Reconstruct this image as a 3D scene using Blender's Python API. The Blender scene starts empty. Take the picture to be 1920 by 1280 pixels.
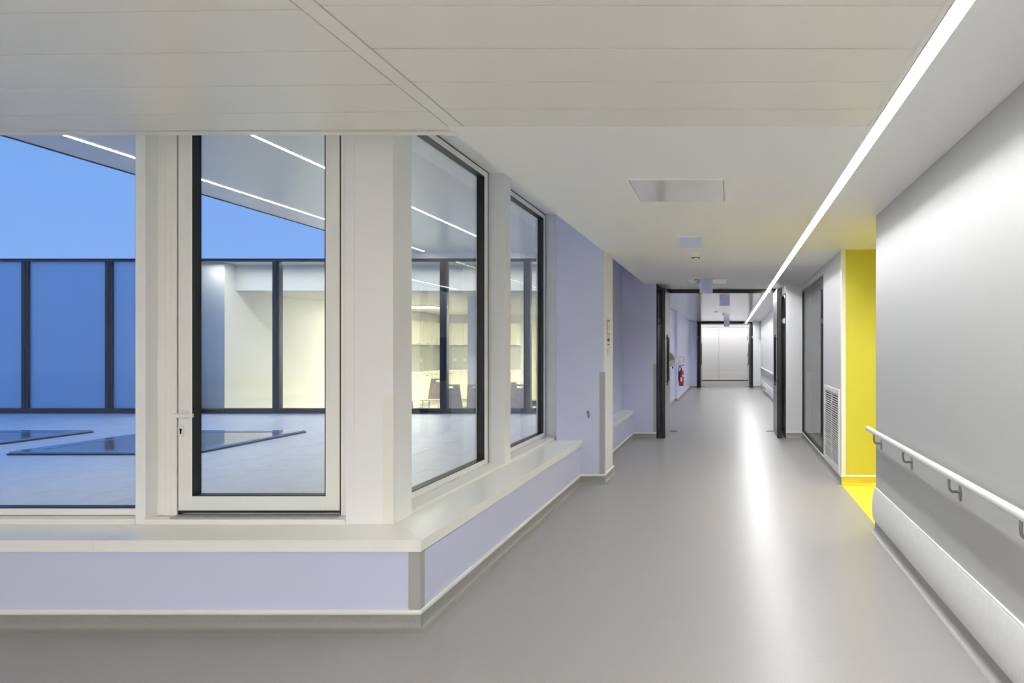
import bpy, math, random
from mathutils import Vector

random.seed(7)
S = bpy.context.scene
COL = S.collection
PI = math.pi

# ------------------------------------------------------------------ camera
cam_d = bpy.data.cameras.new('camera')
cam = bpy.data.objects.new('camera', cam_d)
COL.objects.link(cam)
cam.location = (0.0, 0.0, 1.6)
cam.rotation_euler = (PI / 2, 0, 0)
cam_d.sensor_width = 36.0
cam_d.lens = 24.0
cam_d.shift_x = -405.0 / 1920.0
cam_d.shift_y = 15.0 / 1920.0
cam_d.clip_start = 0.05
cam_d.clip_end = 300
S.camera = cam

# ------------------------------------------------------------------ light levels
LED_MAIN = 39.0         # ceiling light line of the corridor
LED_OUT = 15.0          # light lines under the terrace canopy
KITCHEN = 20.0           # kitchen ceiling panels, the left one real, the right one added fill
ALCOVE = 135.0
BACK_FILL = 8.2             # added fill panels behind the viewpoint           # ceiling light inside the yellow alcove
SKY = 0.505

S.view_settings.view_transform = 'Standard'
S.view_settings.look = 'None'
S.view_settings.exposure = 1.12
S.view_settings.gamma = 1.0
S.view_settings.use_curve_mapping = False

w = bpy.data.worlds.new('World')
S.world = w
w.use_nodes = True
wn = w.node_tree.nodes
wl = w.node_tree.links
wn.clear()
wo = wn.new('ShaderNodeOutputWorld')
wb = wn.new('ShaderNodeBackground')
wg = wn.new('ShaderNodeTexCoord')
ws = wn.new('ShaderNodeSeparateXYZ')
wr = wn.new('ShaderNodeValToRGB')
wr.color_ramp.elements[0].position = 0.0
wr.color_ramp.elements[0].color = (0.25, 0.45, 0.92, 1)
wr.color_ramp.elements[1].position = 0.55
wr.color_ramp.elements[1].color = (0.13, 0.33, 0.84, 1)
wl.new(wg.outputs['Generated'], ws.inputs[0])
wl.new(ws.outputs['Z'], wr.inputs[0])
wl.new(wr.outputs[0], wb.inputs['Color'])
wb.inputs['Strength'].default_value = SKY
wl.new(wb.outputs[0], wo.inputs['Surface'])

cy = S.cycles
cy.max_bounces = 16
cy.diffuse_bounces = 12
cy.glossy_bounces = 5
cy.transmission_bounces = 8
cy.transparent_max_bounces = 24
cy.caustics_reflective = False
cy.caustics_refractive = False
cy.sample_clamp_indirect = 6.0
cy.use_denoising = True

# ------------------------------------------------------------------ materials
def mat(name, col, rough=0.5, metal=0.0, spec=0.5, noise=0.0, nscale=40.0, coat=0.0, bump=0.0, bscale=200.0,
        noise_detail=2.0, coat_rough=0.05):
    m = bpy.data.materials.new(name)
    m.use_nodes = True
    nt = m.node_tree
    b = nt.nodes['Principled BSDF']
    b.inputs['Base Color'].default_value = (*col, 1)
    b.inputs['Roughness'].default_value = rough
    b.inputs['Metallic'].default_value = metal
    b.inputs['Specular IOR Level'].default_value = spec
    b.inputs['Coat Weight'].default_value = coat
    b.inputs['Coat Roughness'].default_value = coat_rough
    if noise or bump:
        tc = nt.nodes.new('ShaderNodeTexCoord')
    if noise:
        n = nt.nodes.new('ShaderNodeTexNoise')
        n.inputs['Scale'].default_value = nscale
        n.inputs['Detail'].default_value = noise_detail
        nt.links.new(tc.outputs['Object'], n.inputs['Vector'])
        r = nt.nodes.new('ShaderNodeValToRGB')
        r.color_ramp.elements[0].position = 0.3
        r.color_ramp.elements[1].position = 0.7
        r.color_ramp.elements[0].color = (*[c * (1 - noise) for c in col], 1)
        r.color_ramp.elements[1].color = (*[min(1, c * (1 + noise)) for c in col], 1)
        nt.links.new(n.outputs[0], r.inputs[0])
        nt.links.new(r.outputs[0], b.inputs['Base Color'])
    if bump:
        n2 = nt.nodes.new('ShaderNodeTexNoise')
        n2.inputs['Scale'].default_value = bscale
        n2.inputs['Detail'].default_value = 3
        nt.links.new(tc.outputs['Object'], n2.inputs['Vector'])
        bp = nt.nodes.new('ShaderNodeBump')
        bp.inputs['Strength'].default_value = bump
        bp.inputs['Distance'].default_value = 0.002
        nt.links.new(n2.outputs[0], bp.inputs['Height'])
        nt.links.new(bp.outputs[0], b.inputs['Normal'])
    return m


def emit(name, col, strength):
    m = bpy.data.materials.new(name)
    m.use_nodes = True
    nt = m.node_tree
    nt.nodes.clear()
    o = nt.nodes.new('ShaderNodeOutputMaterial')
    e = nt.nodes.new('ShaderNodeEmission')
    e.inputs['Color'].default_value = (*col, 1)
    e.inputs['Strength'].default_value = strength
    nt.links.new(e.outputs[0], o.inputs['Surface'])
    return m


def glass(name, tint=(0.93, 0.95, 0.95), ior=1.5, rough=0.0, frost=0.0, frost_col=(0.8, 0.85, 0.9), trans=0.5):
    """thin architectural pane: Fresnel reflection over straight-through light, with an optional frosted film"""
    m = bpy.data.materials.new(name)
    m.use_nodes = True
    nt = m.node_tree
    nt.nodes.clear()
    o = nt.nodes.new('ShaderNodeOutputMaterial')
    t = nt.nodes.new('ShaderNodeBsdfTransparent')
    t.inputs['Color'].default_value = (*tint, 1)
    g = nt.nodes.new('ShaderNodeBsdfGlossy')
    g.inputs['Roughness'].default_value = rough
    g.inputs['Color'].default_value = (1, 1, 1, 1)
    geo = nt.nodes.new('ShaderNodeNewGeometry')
    mx = nt.nodes.new('ShaderNodeMix')
    mx.data_type = 'FLOAT'
    mx.inputs[2].default_value = ior
    mx.inputs[3].default_value = 1.0 / ior
    nt.links.new(geo.outputs['Backfacing'], mx.inputs[0])
    f = nt.nodes.new('ShaderNodeFresnel')
    nt.links.new(mx.outputs[0], f.inputs['IOR'])
    s = nt.nodes.new('ShaderNodeMixShader')
    nt.links.new(f.outputs[0], s.inputs[0])
    base = t
    if frost > 0:
        tl = nt.nodes.new('ShaderNodeBsdfTranslucent')
        tl.inputs['Color'].default_value = (*frost_col, 1)
        df = nt.nodes.new('ShaderNodeBsdfDiffuse')
        df.inputs['Color'].default_value = (*frost_col, 1)
        m1 = nt.nodes.new('ShaderNodeMixShader')
        m1.inputs[0].default_value = trans
        nt.links.new(df.outputs[0], m1.inputs[1])
        nt.links.new(tl.outputs[0], m1.inputs[2])
        m2 = nt.nodes.new('ShaderNodeMixShader')
        m2.inputs[0].default_value = frost
        nt.links.new(t.outputs[0], m2.inputs[1])
        nt.links.new(m1.outputs[0], m2.inputs[2])
        base = m2
    nt.links.new(base.outputs[0], s.inputs[1])
    nt.links.new(g.outputs[0], s.inputs[2])
    nt.links.new(s.outputs[0], o.inputs['Surface'])
    return m


M = {}
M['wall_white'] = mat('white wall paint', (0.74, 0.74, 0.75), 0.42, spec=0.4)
M['wall_rail'] = mat('white wall paint darkened against light line', (0.475, 0.475, 0.47), 0.42, spec=0.4)  # same white paint, darkened to offset the strong light line beside it
M['wall_far'] = mat('white wall paint slightly darkened against light line', (0.57, 0.57, 0.58), 0.42, spec=0.4)  # white paint again, colour lowered where the light line overexposes it
M['lavender'] = mat('lavender wall paint', (0.635, 0.655, 0.85), 0.38, spec=0.4)
M['ceil'] = mat('ceiling plaster', (0.92, 0.92, 0.905), 0.5, spec=0.3)
M['panel'] = mat('warm grey ceiling metal', (0.86, 0.845, 0.78), 0.33, spec=0.5)
M['panel2'] = mat('glossy ceiling metal', (0.66, 0.66, 0.66), 0.16, spec=0.6)
M['batten'] = mat('ceiling rail metal', (0.88, 0.87, 0.81), 0.4)
M['joint'] = mat('dark joint backing', (0.03, 0.03, 0.028), 0.8)
M['frame'] = mat('off white window lacquer', (0.89, 0.885, 0.835), 0.32)
M['frame2'] = mat('white window lacquer', (0.90, 0.90, 0.895), 0.35)
M['sill'] = mat('cream glossy laminate', (0.91, 0.905, 0.855), 0.26, coat=0.12)
M['cream'] = mat('cream plastic', (0.87, 0.86, 0.79), 0.4)
M['grey_plastic'] = mat('grey plastic', (0.40, 0.40, 0.38), 0.45)
M['cove'] = mat('grey vinyl cove', (0.30, 0.295, 0.275), 0.38, noise=0.12, nscale=220)
M['bead'] = mat('white bead', (0.82, 0.82, 0.76), 0.4)
M['floor'] = mat('grey speckled vinyl', (0.345, 0.335, 0.318), 0.325, spec=0.2, noise=0.10, nscale=160, bump=0.05, bscale=25)
M['floor_y'] = mat('yellow vinyl', (0.88, 0.75, 0.07), 0.3, noise=0.04, nscale=160)
M['yellow'] = mat('yellow wall paint', (0.64, 0.595, 0.07), 0.42)
M['yellow_cove'] = mat('yellow vinyl cove', (0.78, 0.60, 0.03), 0.38)
M['black'] = mat('black gasket', (0.012, 0.012, 0.012), 0.4)
M['black_gloss'] = mat('black lacquered steel', (0.014, 0.014, 0.016), 0.2, coat=0.2)
M['leaf'] = mat('grey steel door', (0.20, 0.20, 0.20), 0.28, metal=0.25)
M['steel'] = mat('brushed steel', (0.24, 0.235, 0.215), 0.35, metal=0.7)
M['rail_white'] = mat('white rail plastic', (0.80, 0.79, 0.77), 0.3)
M['bumper'] = mat('brushed white bumper', (0.73, 0.73, 0.71), 0.3, noise=0.03, nscale=30)
M['alu_dark'] = mat('anthracite facade frame', (0.022, 0.022, 0.032), 0.4)
M['paver'] = mat('pale stone paver', (0.82, 0.83, 0.87), 0.38, noise=0.05, nscale=6, bump=0.1, bscale=60)
M['under'] = mat('terrace bed', (0.28, 0.28, 0.28), 0.8)
M['soffit'] = mat('canopy soffit', (0.76, 0.76, 0.75), 0.32, spec=0.5)
M['skylight_frame'] = mat('skylight kerb with sky reflection in colour', (0.22, 0.36, 0.56), 0.12)  # blue base colour stands in for the sky reflected in the border
M['skylight'] = mat('skylight glass', (0.26, 0.29, 0.34), 0.06, spec=0.5)
M['sign'] = mat('lavender acrylic', (0.62, 0.67, 0.94), 0.25)
M['sign_edge'] = mat('pale acrylic edge', (0.82, 0.82, 0.95), 0.2)
M['white_plastic'] = mat('white plastic', (0.8, 0.8, 0.78), 0.35)
M['dark_hole'] = mat('dark slots', (0.01, 0.01, 0.01), 0.8, spec=0.1)
M['hatch'] = mat('glossy hatch lacquer', (0.88, 0.88, 0.85), 0.16, coat=0.3)
M['red'] = mat('extinguisher red', (0.33, 0.03, 0.018), 0.3, coat=0.3)
M['paper'] = mat('paper', (0.82, 0.80, 0.78), 0.6)
M['print_red'] = mat('faded red print', (0.50, 0.20, 0.16), 0.6)
M['print_dark'] = mat('dark red print', (0.12, 0.035, 0.03), 0.6)
M['print_green'] = mat('pale green print', (0.55, 0.66, 0.60), 0.6)
M['plywood'] = mat('grey brown plywood', (0.74, 0.64, 0.56), 0.42, noise=0.12, nscale=9)
M['chrome'] = mat('chrome', (0.6, 0.6, 0.6), 0.2, metal=1.0)
M['cabinet'] = mat('cream cabinet front', (0.80, 0.78, 0.63), 0.3)
M['kitchen_wall'] = mat('kitchen wall', (0.76, 0.75, 0.68), 0.5)
M['splash'] = mat('grey green splashback', (0.52, 0.52, 0.43), 0.35)
M['kfloor'] = mat('kitchen floor', (0.62, 0.59, 0.48), 0.3)
M['counter'] = mat('white worktop', (0.84, 0.83, 0.76), 0.25)
M['yellow_door'] = mat('yellow green door', (0.66, 0.66, 0.12), 0.35)
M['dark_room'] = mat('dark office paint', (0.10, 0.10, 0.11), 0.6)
M['ground'] = mat('courtyard gravel', (0.30, 0.31, 0.33), 0.9)
M['led'] = emit('light line', (0.985, 0.99, 1.01), LED_MAIN)
M['led_end'] = emit('end light line', (1.0, 0.985, 0.955), 1.7)
M['back_fill'] = emit('added lobby fill panel', (1.0, 0.985, 0.965), BACK_FILL)
M['led_out'] = emit('canopy light line', (1.0, 0.95, 0.80), LED_OUT)
M['kit_light'] = emit('kitchen light panel', (1.0, 0.95, 0.77), KITCHEN)
M['kit_fill'] = emit('added kitchen front fill line', (1.0, 0.97, 0.92), 40.0)
M['alc_light'] = emit('alcove light panel', (1.0, 0.985, 0.95), ALCOVE)
M['glass'] = glass('window glass', (0.95, 0.965, 0.965), 1.33)
M['glass_far'] = glass('facade glass', (0.93, 0.95, 0.96), 1.38)
M['glass_frost'] = glass('frosted facade glass', (0.9, 0.92, 0.95), 1.38, frost=0.92, frost_col=(0.78, 0.89, 1.0), trans=0.8)
M['glass_int'] = glass('office glass', (0.72, 0.74, 0.74), 1.5)
M['film'] = glass('frosted film', (0.85, 0.85, 0.85), 1.45, frost=0.22, frost_col=(0.42, 0.44, 0.46), trans=0.4)
M['film2'] = glass('light frosted film', (0.9, 0.9, 0.9), 1.45, frost=0.08, frost_col=(0.5, 0.52, 0.53), trans=0.4)

# ------------------------------------------------------------------ mesh helpers
class MB:
    def __init__(s):
        s.v = []
        s.f = []
        s.mi = []

    def add(s, vs, fs, mi=0):
        o = len(s.v)
        s.v += [tuple(p) for p in vs]
        for f in fs:
            s.f.append(tuple(i + o for i in f))
            s.mi.append(mi)
        return s

    def box(s, x0, x1, y0, y1, z0, z1, mi=0, fm=None):
        """fm: {face: material index}, faces -z +z -y +y -x +x = 0..5"""
        vs = [(x0, y0, z0), (x1, y0, z0), (x1, y1, z0), (x0, y1, z0), (x0, y0, z1), (x1, y0, z1), (x1, y1, z1), (x0, y1, z1)]
        fs = [(0, 3, 2, 1), (4, 5, 6, 7), (0, 1, 5, 4), (2, 3, 7, 6), (3, 0, 4, 7), (1, 2, 6, 5)]
        s.add(vs, fs, mi)
        if fm:
            n = len(s.mi) - 6
            for k, m in fm.items():
                s.mi[n + k] = m
        return s

    def prism(s, poly, z0, z1, mi=0):
        a = sum(poly[i][0] * poly[(i + 1) % len(poly)][1] - poly[(i + 1) % len(poly)][0] * poly[i][1] for i in range(len(poly)))
        if a < 0:
            poly = poly[::-1]
        n = len(poly)
        vs = [(x, y, z0) for x, y in poly] + [(x, y, z1) for x, y in poly]
        fs = [tuple(reversed(range(n))), tuple(range(n, 2 * n))]
        fs += [(i, (i + 1) % n, n + (i + 1) % n, n + i) for i in range(n)]
        return s.add(vs, fs, mi)

    def tube(s, path, r, seg=10, caps=True, mi=0):
        pts = [Vector(p) for p in path]
        n = len(pts)
        vs = []
        up = None
        for i, p in enumerate(pts):
            t = (pts[min(i + 1, n - 1)] - pts[max(i - 1, 0)]).normalized()
            if up is None:
                a = Vector((0, 0, 1)) if abs(t.z) < 0.9 else Vector((1, 0, 0))
                up = (a - t * a.dot(t)).normalized()
            else:
                up = (up - t * up.dot(t)).normalized()
            sd = t.cross(up)
            rr = r[i] if isinstance(r, (list, tuple)) else r
            for k in range(seg):
                q = 2 * PI * k / seg
                vs.append(p + (up * math.cos(q) + sd * math.sin(q)) * rr)
        fs = []
        for i in range(n - 1):
            for k in range(seg):
                k2 = (k + 1) % seg
                fs.append((i * seg + k, i * seg + k2, (i + 1) * seg + k2, (i + 1) * seg + k))
        if caps:
            fs.append(tuple(reversed(range(seg))))
            fs.append(tuple((n - 1) * seg + k for k in range(seg)))
        return s.add(vs, fs, mi)

    def lathe(s, prof, c=(0, 0, 0), seg=24, axis='z', mi=0):
        vs = []
        for r, h in prof:
            for k in range(seg):
                q = 2 * PI * k / seg
                a, b = r * math.cos(q), r * math.sin(q)
                p = (a, b, h) if axis == 'z' else ((h, a, b) if axis == 'x' else (b, h, a))
                vs.append((p[0] + c[0], p[1] + c[1], p[2] + c[2]))
        fs = []
        n = len(prof)
        for i in range(n - 1):
            for k in range(seg):
                k2 = (k + 1) % seg
                fs.append((i * seg + k, i * seg + k2, (i + 1) * seg + k2, (i + 1) * seg + k))
        fs.append(tuple(reversed(range(seg))))
        fs.append(tuple((n - 1) * seg + k for k in range(seg)))
        return s.add(vs, fs, mi)

    def sweep(s, path, prof, mi=0):
        """profile (offset to the right of the path, z) swept along a mitred floor path; closed profile"""
        n = len(path)
        P = [Vector((p[0], p[1])) for p in path]
        nrm = []
        for i in range(n - 1):
            d = (P[i + 1] - P[i]).normalized()
            nrm.append(Vector((d.y, -d.x)))
        rows = []
        for i in range(n):
            if i == 0:
                m = nrm[0]
            elif i == n - 1:
                m = nrm[-1]
            else:
                m = (nrm[i - 1] + nrm[i])
                m = m / max(0.2, m.dot(nrm[i]))
            rows.append([(P[i].x + m.x * o, P[i].y + m.y * o, z) for o, z in prof])
        k = len(prof)
        vs = [p for r in rows for p in r]
        fs = []
        for i in range(n - 1):
            for j in range(k):
                j2 = (j + 1) % k
                fs.append((i * k + j, (i + 1) * k + j, (i + 1) * k + j2, i * k + j2))
        fs.append(tuple(range(k)))
        fs.append(tuple(reversed([(n - 1) * k + j for j in range(k)])))
        return s.add(vs, fs, mi)


def root_loc(o):
    v = Vector((0, 0, 0))
    while o is not None:
        v += Vector(o.location)
        o = o.parent
    return v


def ob(name, mb, m, parent=None, bevel=0.0, smooth=False, local=False, label=None, cat=None, group=None, kind=None, loc=None):
    me = bpy.data.meshes.new(name)
    off = root_loc(parent) if (parent is not None and not local) else Vector((0, 0, 0))
    if loc is not None and not local:
        off = off + Vector(loc)
    vs = [(x - off.x, y - off.y, z - off.z) for x, y, z in mb.v]
    me.from_pydata(vs, [], mb.f)
    mats = m if isinstance(m, (list, tuple)) else [m]
    for k in mats:
        me.materials.append(M[k])
    for i, p in enumerate(me.polygons):
        p.material_index = mb.mi[i]
        p.use_smooth = smooth
    me.update()
    o = bpy.data.objects.new(name, me)
    COL.objects.link(o)
    if parent is not None:
        o.parent = parent
    if loc is not None:
        o.location = loc
    if bevel:
        b = o.modifiers.new('edge', 'BEVEL')
        b.width = bevel
        b.segments = 2
        b.limit_method = 'ANGLE'
    if smooth:
        try:
            me.set_sharp_from_angle(angle=math.radians(40))
        except Exception:
            pass
    tag(o, label, cat, group, kind)
    return o


def tag(o, label=None, cat=None, group=None, kind=None):
    if label:
        o['label'] = label
    if cat:
        o['category'] = cat
    if group:
        o['group'] = group
    if kind:
        o['kind'] = kind
    return o


def root(name, loc=(0, 0, 0), label=None, cat=None, group=None, kind=None, rz=0.0):
    o = bpy.data.objects.new(name, None)
    COL.objects.link(o)
    o.location = loc
    o.rotation_euler = (0, 0, rz)
    o.empty_display_size = 0.1
    return tag(o, label, cat, group, kind)


def dup(r, loc, rz=0.0, label=None, group=None):
    c = r.copy()
    COL.objects.link(c)
    c.location = loc
    c.rotation_euler = (0, 0, rz)
    if label:
        c['label'] = label
    if group:
        c['group'] = group
    for ch in list(r.children):
        d = ch.copy()
        COL.objects.link(d)
        d.parent = c
        for g in list(ch.children):
            e = g.copy()
            COL.objects.link(e)
            e.parent = d
    return c


ST = dict(kind='structure')
CZ = 2.781      # corridor ceiling
SZ = 3.24       # window head
TZ = 0.475      # terrace level
XW = 1.305      # right wall, near part
XF = 1.345      # right wall, far part
YB = 3.90       # low wall under the window, front
XB = -1.76      # low wall under the side windows
YG = 4.30       # frame plane of the front windows
XG = -2.22      # frame plane of the side windows

# ------------------------------------------------------------------ floors
ob('floor', MB().box(-7.0, XF, -12.0, 35.0, -0.06, 0.0), 'floor', label='glossy grey speckled vinyl corridor floor', **ST)
ob('floor_alcove', MB().box(XF, 6.1, 5.9, 8.2, -0.06, 0.0), 'floor_y', label='bright yellow vinyl floor of the alcove', **ST)

# ------------------------------------------------------------------ walls, right side
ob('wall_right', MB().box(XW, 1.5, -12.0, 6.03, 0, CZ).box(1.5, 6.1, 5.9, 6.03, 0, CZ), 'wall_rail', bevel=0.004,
   label='white painted corridor wall with the handrail', **ST)
mb = MB().box(XF, 1.5, 8.20, 9.64, 0, CZ).box(XF, 1.5, 9.64, 12.35, 2.672, CZ).box(XF, 1.5, 9.64, 12.35, 0, 0.115)
mb.box(XF, 1.395, 8.08, 8.20, 0, CZ)
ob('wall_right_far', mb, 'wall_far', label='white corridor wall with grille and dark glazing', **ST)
mb = MB().box(1.395, 6.1, 8.08, 8.2, 0, CZ).box(6.0, 6.1, 6.03, 8.08, 0, CZ)
mb.box(1.5, 6.0, 6.031, 6.04, 0, CZ)
ob('wall_alcove', mb, 'yellow', label='bright yellow alcove wall', **ST)
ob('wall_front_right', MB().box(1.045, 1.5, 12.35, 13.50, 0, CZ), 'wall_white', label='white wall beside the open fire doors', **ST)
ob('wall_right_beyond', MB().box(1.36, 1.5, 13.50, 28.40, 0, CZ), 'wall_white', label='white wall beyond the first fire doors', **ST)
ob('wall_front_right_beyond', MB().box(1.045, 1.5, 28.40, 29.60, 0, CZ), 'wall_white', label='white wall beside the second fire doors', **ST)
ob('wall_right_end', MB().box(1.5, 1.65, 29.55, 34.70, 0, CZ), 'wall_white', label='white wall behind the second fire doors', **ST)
# office behind the dark glazing
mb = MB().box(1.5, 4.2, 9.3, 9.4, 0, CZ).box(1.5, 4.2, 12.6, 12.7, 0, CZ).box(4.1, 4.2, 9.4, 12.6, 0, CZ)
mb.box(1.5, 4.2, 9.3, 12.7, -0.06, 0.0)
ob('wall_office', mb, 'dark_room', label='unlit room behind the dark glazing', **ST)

# ------------------------------------------------------------------ walls, left side
mb = MB().box(-6.5, XB, YB, 4.22, 0, 0.451).box(-2.07, XB, 4.22, 8.15, 0, 0.451)
ob('wall_left_low', mb, 'lavender', label='low lavender wall under the window sill', **ST)
# pier between the windows and the niche, its corridor side white
ob('wall_left_pier', MB().box(-2.05, -1.477, 8.15, 8.75, 0, 3.3, fm={5: 1}), ['lavender', 'frame2'], bevel=0.003,
   label='lavender pier after the side windows with a white edge', **ST)
mb = MB().box(-2.3, -1.895, 8.75, 12.25, 0, 3.3).box(-1.895, -1.70, 8.75, 12.25, 0, 0.451)
ob('wall_left_niche', mb, 'lavender', label='lavender wall of the sill niche', **ST)
ob('wall_front_left', MB().box(-2.3, -1.285, 12.25, 13.50, 0, 3.3), 'lavender', label='lavender wall left of the first fire doors', **ST)
mb = MB().box(-2.3, -1.65, 13.50, 21.1, 0, CZ).box(-2.3, -1.57, 21.1, 28.40, 0, CZ)
ob('wall_left_beyond', mb, 'lavender', label='lavender wall beyond the first fire doors', **ST)
ob('wall_front_left_beyond', MB().box(-2.3, -1.285, 28.40, 29.60, 0, CZ), 'lavender', label='lavender wall left of the second fire doors', **ST)
ob('wall_left_end', MB().box(-2.3, -2.0, 29.60, 34.70, 0, CZ), 'wall_white', label='white left wall at the far end', **ST)
ob('wall_end', MB().box(-2.3, 1.65, 34.72, 34.9, 0, CZ), 'wall_white', label='white wall at the far end of the corridor', **ST)
# behind the camera
mb = MB().box(-7.0, 1.5, -12.2, -12.0, 0, CZ)
ob('wall_back', mb, 'wall_white', label='white wall behind the viewpoint', **ST)
ob('wall_left_back', MB().box(-7.1, -6.5, -12.2, 4.6, 0, 3.3), 'wall_white', label='white wall closing the left side passage', **ST)

# ------------------------------------------------------------------ ceilings
mb = MB().box(-1.5, 0.766, 3.615, 13.50, CZ, 3.3)
mb.box(0.84, 6.1, -12.0, 13.50, CZ, 3.3)
mb.box(0.766, 0.84, -12.0, 29.6, CZ + 0.05, 3.3)
ob('ceiling', mb, 'ceil', label='smooth white plaster ceiling over the corridor', **ST)
mb = MB().box(0.84, 1.5, 13.50, 29.6, CZ, 3.3).box(-2.3, 1.65, 29.6, 34.9, CZ, 3.3).box(0.70, 0.766, 13.5, 29.6, CZ, 3.3)
ob('ceiling_beyond', mb, 'ceil', label='plaster ceiling strip beyond the fire doors', **ST)
mb = MB().box(-2.6, -1.5, 3.76, 12.3, SZ, 3.3).box(-6.5, -2.6, 3.76, 4.5, SZ, 3.3)
ob('ceiling_window_head', mb, 'frame2', label='white window head lining above the ceiling edge', **ST)
mb = MB().box(-7.2, 6.2, -12.3, 4.45, 3.3, 3.42).box(-2.3, 6.2, 4.45, 35.0, 3.3, 3.42)
ob('roof', mb, 'ceil', label='flat roof slab over the corridor', **ST)

# metal panel ceiling in front
tray = root('ceiling_panels', (0, 0, 2.78), label='warm grey metal panel ceiling in the foreground', kind='structure')
ob('backing', MB().box(-6.5, 0.738, -12.0, 3.62, 2.815, 2.86), 'joint', tray)
J = [-4.0 + 0.0]
J = [2.345 - 0.3355 * k for k in range(0, 43)][::-1] + [2.683, 3.015, 3.357, 3.612]
g = 0.008
for a, b in zip(J[:-1], J[1:]):
    if abs(b - 2.683) < 1e-4:
        b -= 0.0035
    ob('panel', MB().box(-1.397, 0.7335, a + g / 2, b - g / 2, 2.78, 2.80), 'panel', tray, bevel=0.0015)
JL = [2.373 - 0.3355 * k for k in range(0, 43)][::-1] + [2.702, 3.043, 3.389, 3.668]
sl = -0.0275
for i, (a, b) in enumerate(zip(JL[:-1], JL[1:])):
    xs = (-6.5, -1.485)
    last = i == len(JL) - 2
    f = lambda x, y: y + sl * (x + 1.49)
    p = [(xs[0], f(xs[0], a) + g / 2), (xs[1], f(xs[1], a) + g / 2),
         (xs[1], b if last else f(xs[1], b) - g / 2), (xs[0], b + 0.03 if last else f(xs[0], b) - g / 2)]
    ob('panel', MB().prism(p, 2.78, 2.80), 'panel', tray, bevel=0.0015)
ob('rail', MB().box(-1.4775, -1.4045, -12.0, 3.615, 2.779, 2.80), 'batten', tray, bevel=0.0015)
ob('edge_trim', MB().box(-6.5, -1.482, 3.70, 3.76, 2.779, 3.3), 'batten', tray)
ob('edge_trim', MB().box(0.741, 0.7625, -12.0, 3.612, 2.778, 2.80), 'batten', tray, bevel=0.001)

# glossy panels beyond the fire doors
tray2 = root('ceiling_panels_beyond', (0, 0, 2.78), label='pale metal panel ceiling beyond the first fire doors', kind='structure')
ob('backing', MB().box(-2.3, 0.70, 13.5, 29.6, 2.805, 3.3), 'joint', tray2)
pm = None
for k in range(44):
    y = 13.55 + k * 0.3365
    if pm is None:
        pm = ob('panel', MB().box(-1.64, 0.698, 0.004, 0.3325, 0.0, 0.02), 'panel2', tray2, local=True)
        pm.location = (0, y, 0)
    else:
        c = pm.copy()
        COL.objects.link(c)
        c.parent = tray2
        c.location = (0, y, 0)

# light lines
def light_line(name, x0, x1, y0, y1, z, m, label, t=0.012, segs=12, frame='white_plastic', group=None, drop=0.001):
    r = root(name, ((x0 + x1) / 2, y0, z), label, 'light', group)
    mb = MB()
    for k in range(segs):
        a = y0 + (y1 - y0) * k / segs
        b = y0 + (y1 - y0) * (k + 1) / segs
        mb.box(x0 + 0.002, x1 - 0.002, a, b, z, z + t)
    ob('diffuser', mb, m, r)
    ob('edge_profile', MB().box(x0 - 0.0025, x0 + 0.002, y0, y1, z - drop, z + t).box(x1 - 0.002, x1 + 0.0025, y0, y1, z - drop, z + t), frame, r)
    return r


light_line('linear_light', 0.769, 0.837, -11.5, 13.34, CZ + 0.0248, 'led', 'long white light line in the ceiling over the near corridor', drop=0.0263)
light_line('linear_light', 0.769, 0.837, 13.56, 29.3, CZ + 0.0248, 'led', 'white light line in the ceiling beyond the first fire doors', drop=0.0263)
r = root('linear_light', (-0.2, 34.0, CZ), 'short light line across the ceiling before the end doors', 'light')
ob('diffuser', MB().box(-1.9, 1.45, 33.2, 34.5, CZ - 0.014, CZ - 0.001), 'led_end', r)
ob('edge_profile', MB().box(-1.92, 1.47, 33.17, 33.2, CZ - 0.016, CZ - 0.001), 'white_plastic', r)

# fill panels added unseen behind the viewpoint to brighten the corridor
for x0, x1, y0, y1, lb in ((-5.4, 0.4, -3.4, -2.6, 'added fill light panel just behind the viewpoint'), (-5.4, 0.4, -6.4, -5.6, 'added middle fill light panel behind the viewpoint'), (-5.4, 0.4, -9.4, -8.6, 'added fill light panel far back in the lobby')):
    r = root('fill_panel', ((x0 + x1) / 2, (y0 + y1) / 2, 2.78), lb, 'light')
    ob('diffuser', MB().box(x0, x1, y0, y1, 2.76, 2.779), 'back_fill', r)
    ob('frame', MB().box(x0 - 0.02, x1 + 0.02, y0 - 0.02, y0, 2.755, 2.779).box(x0 - 0.02, x1 + 0.02, y1, y1 + 0.02, 2.755, 2.779), 'white_plastic', r)

# alcove light
r = root('alcove_light', (2.4, 7.0, CZ), 'round surface mounted downlight inside the yellow alcove', 'light')
ob('diffuser', MB().lathe([(0.13, CZ - 0.012), (0.13, CZ - 0.0006)], (2.4, 7.0, 0), 28), 'alc_light', r)
rm = MB()
for k in range(28):
    q0, q1 = 2 * PI * k / 28, 2 * PI * (k + 1) / 28
    c = [(2.4 + rr * math.cos(q), 7.0 + rr * math.sin(q)) for q in (q0, q1) for rr in (0.135, 0.155)]
    rm.prism([c[0], c[1], c[3], c[2]], CZ - 0.125, CZ - 0.0006)
ob('rim', rm, 'white_plastic', r)

# ------------------------------------------------------------------ baseboards
COVE = [(0, 0.0), (0.05, 0.0), (0.05, 0.0015), (0.034, 0.004), (0.020, 0.011), (0.011, 0.024), (0.007, 0.045), (0.006, 0.09), (0, 0.09)]
BEAD = [(0, 0.088), (0.010, 0.088), (0.014, 0.094), (0.014, 0.108), (0.009, 0.115), (0, 0.115)]


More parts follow.
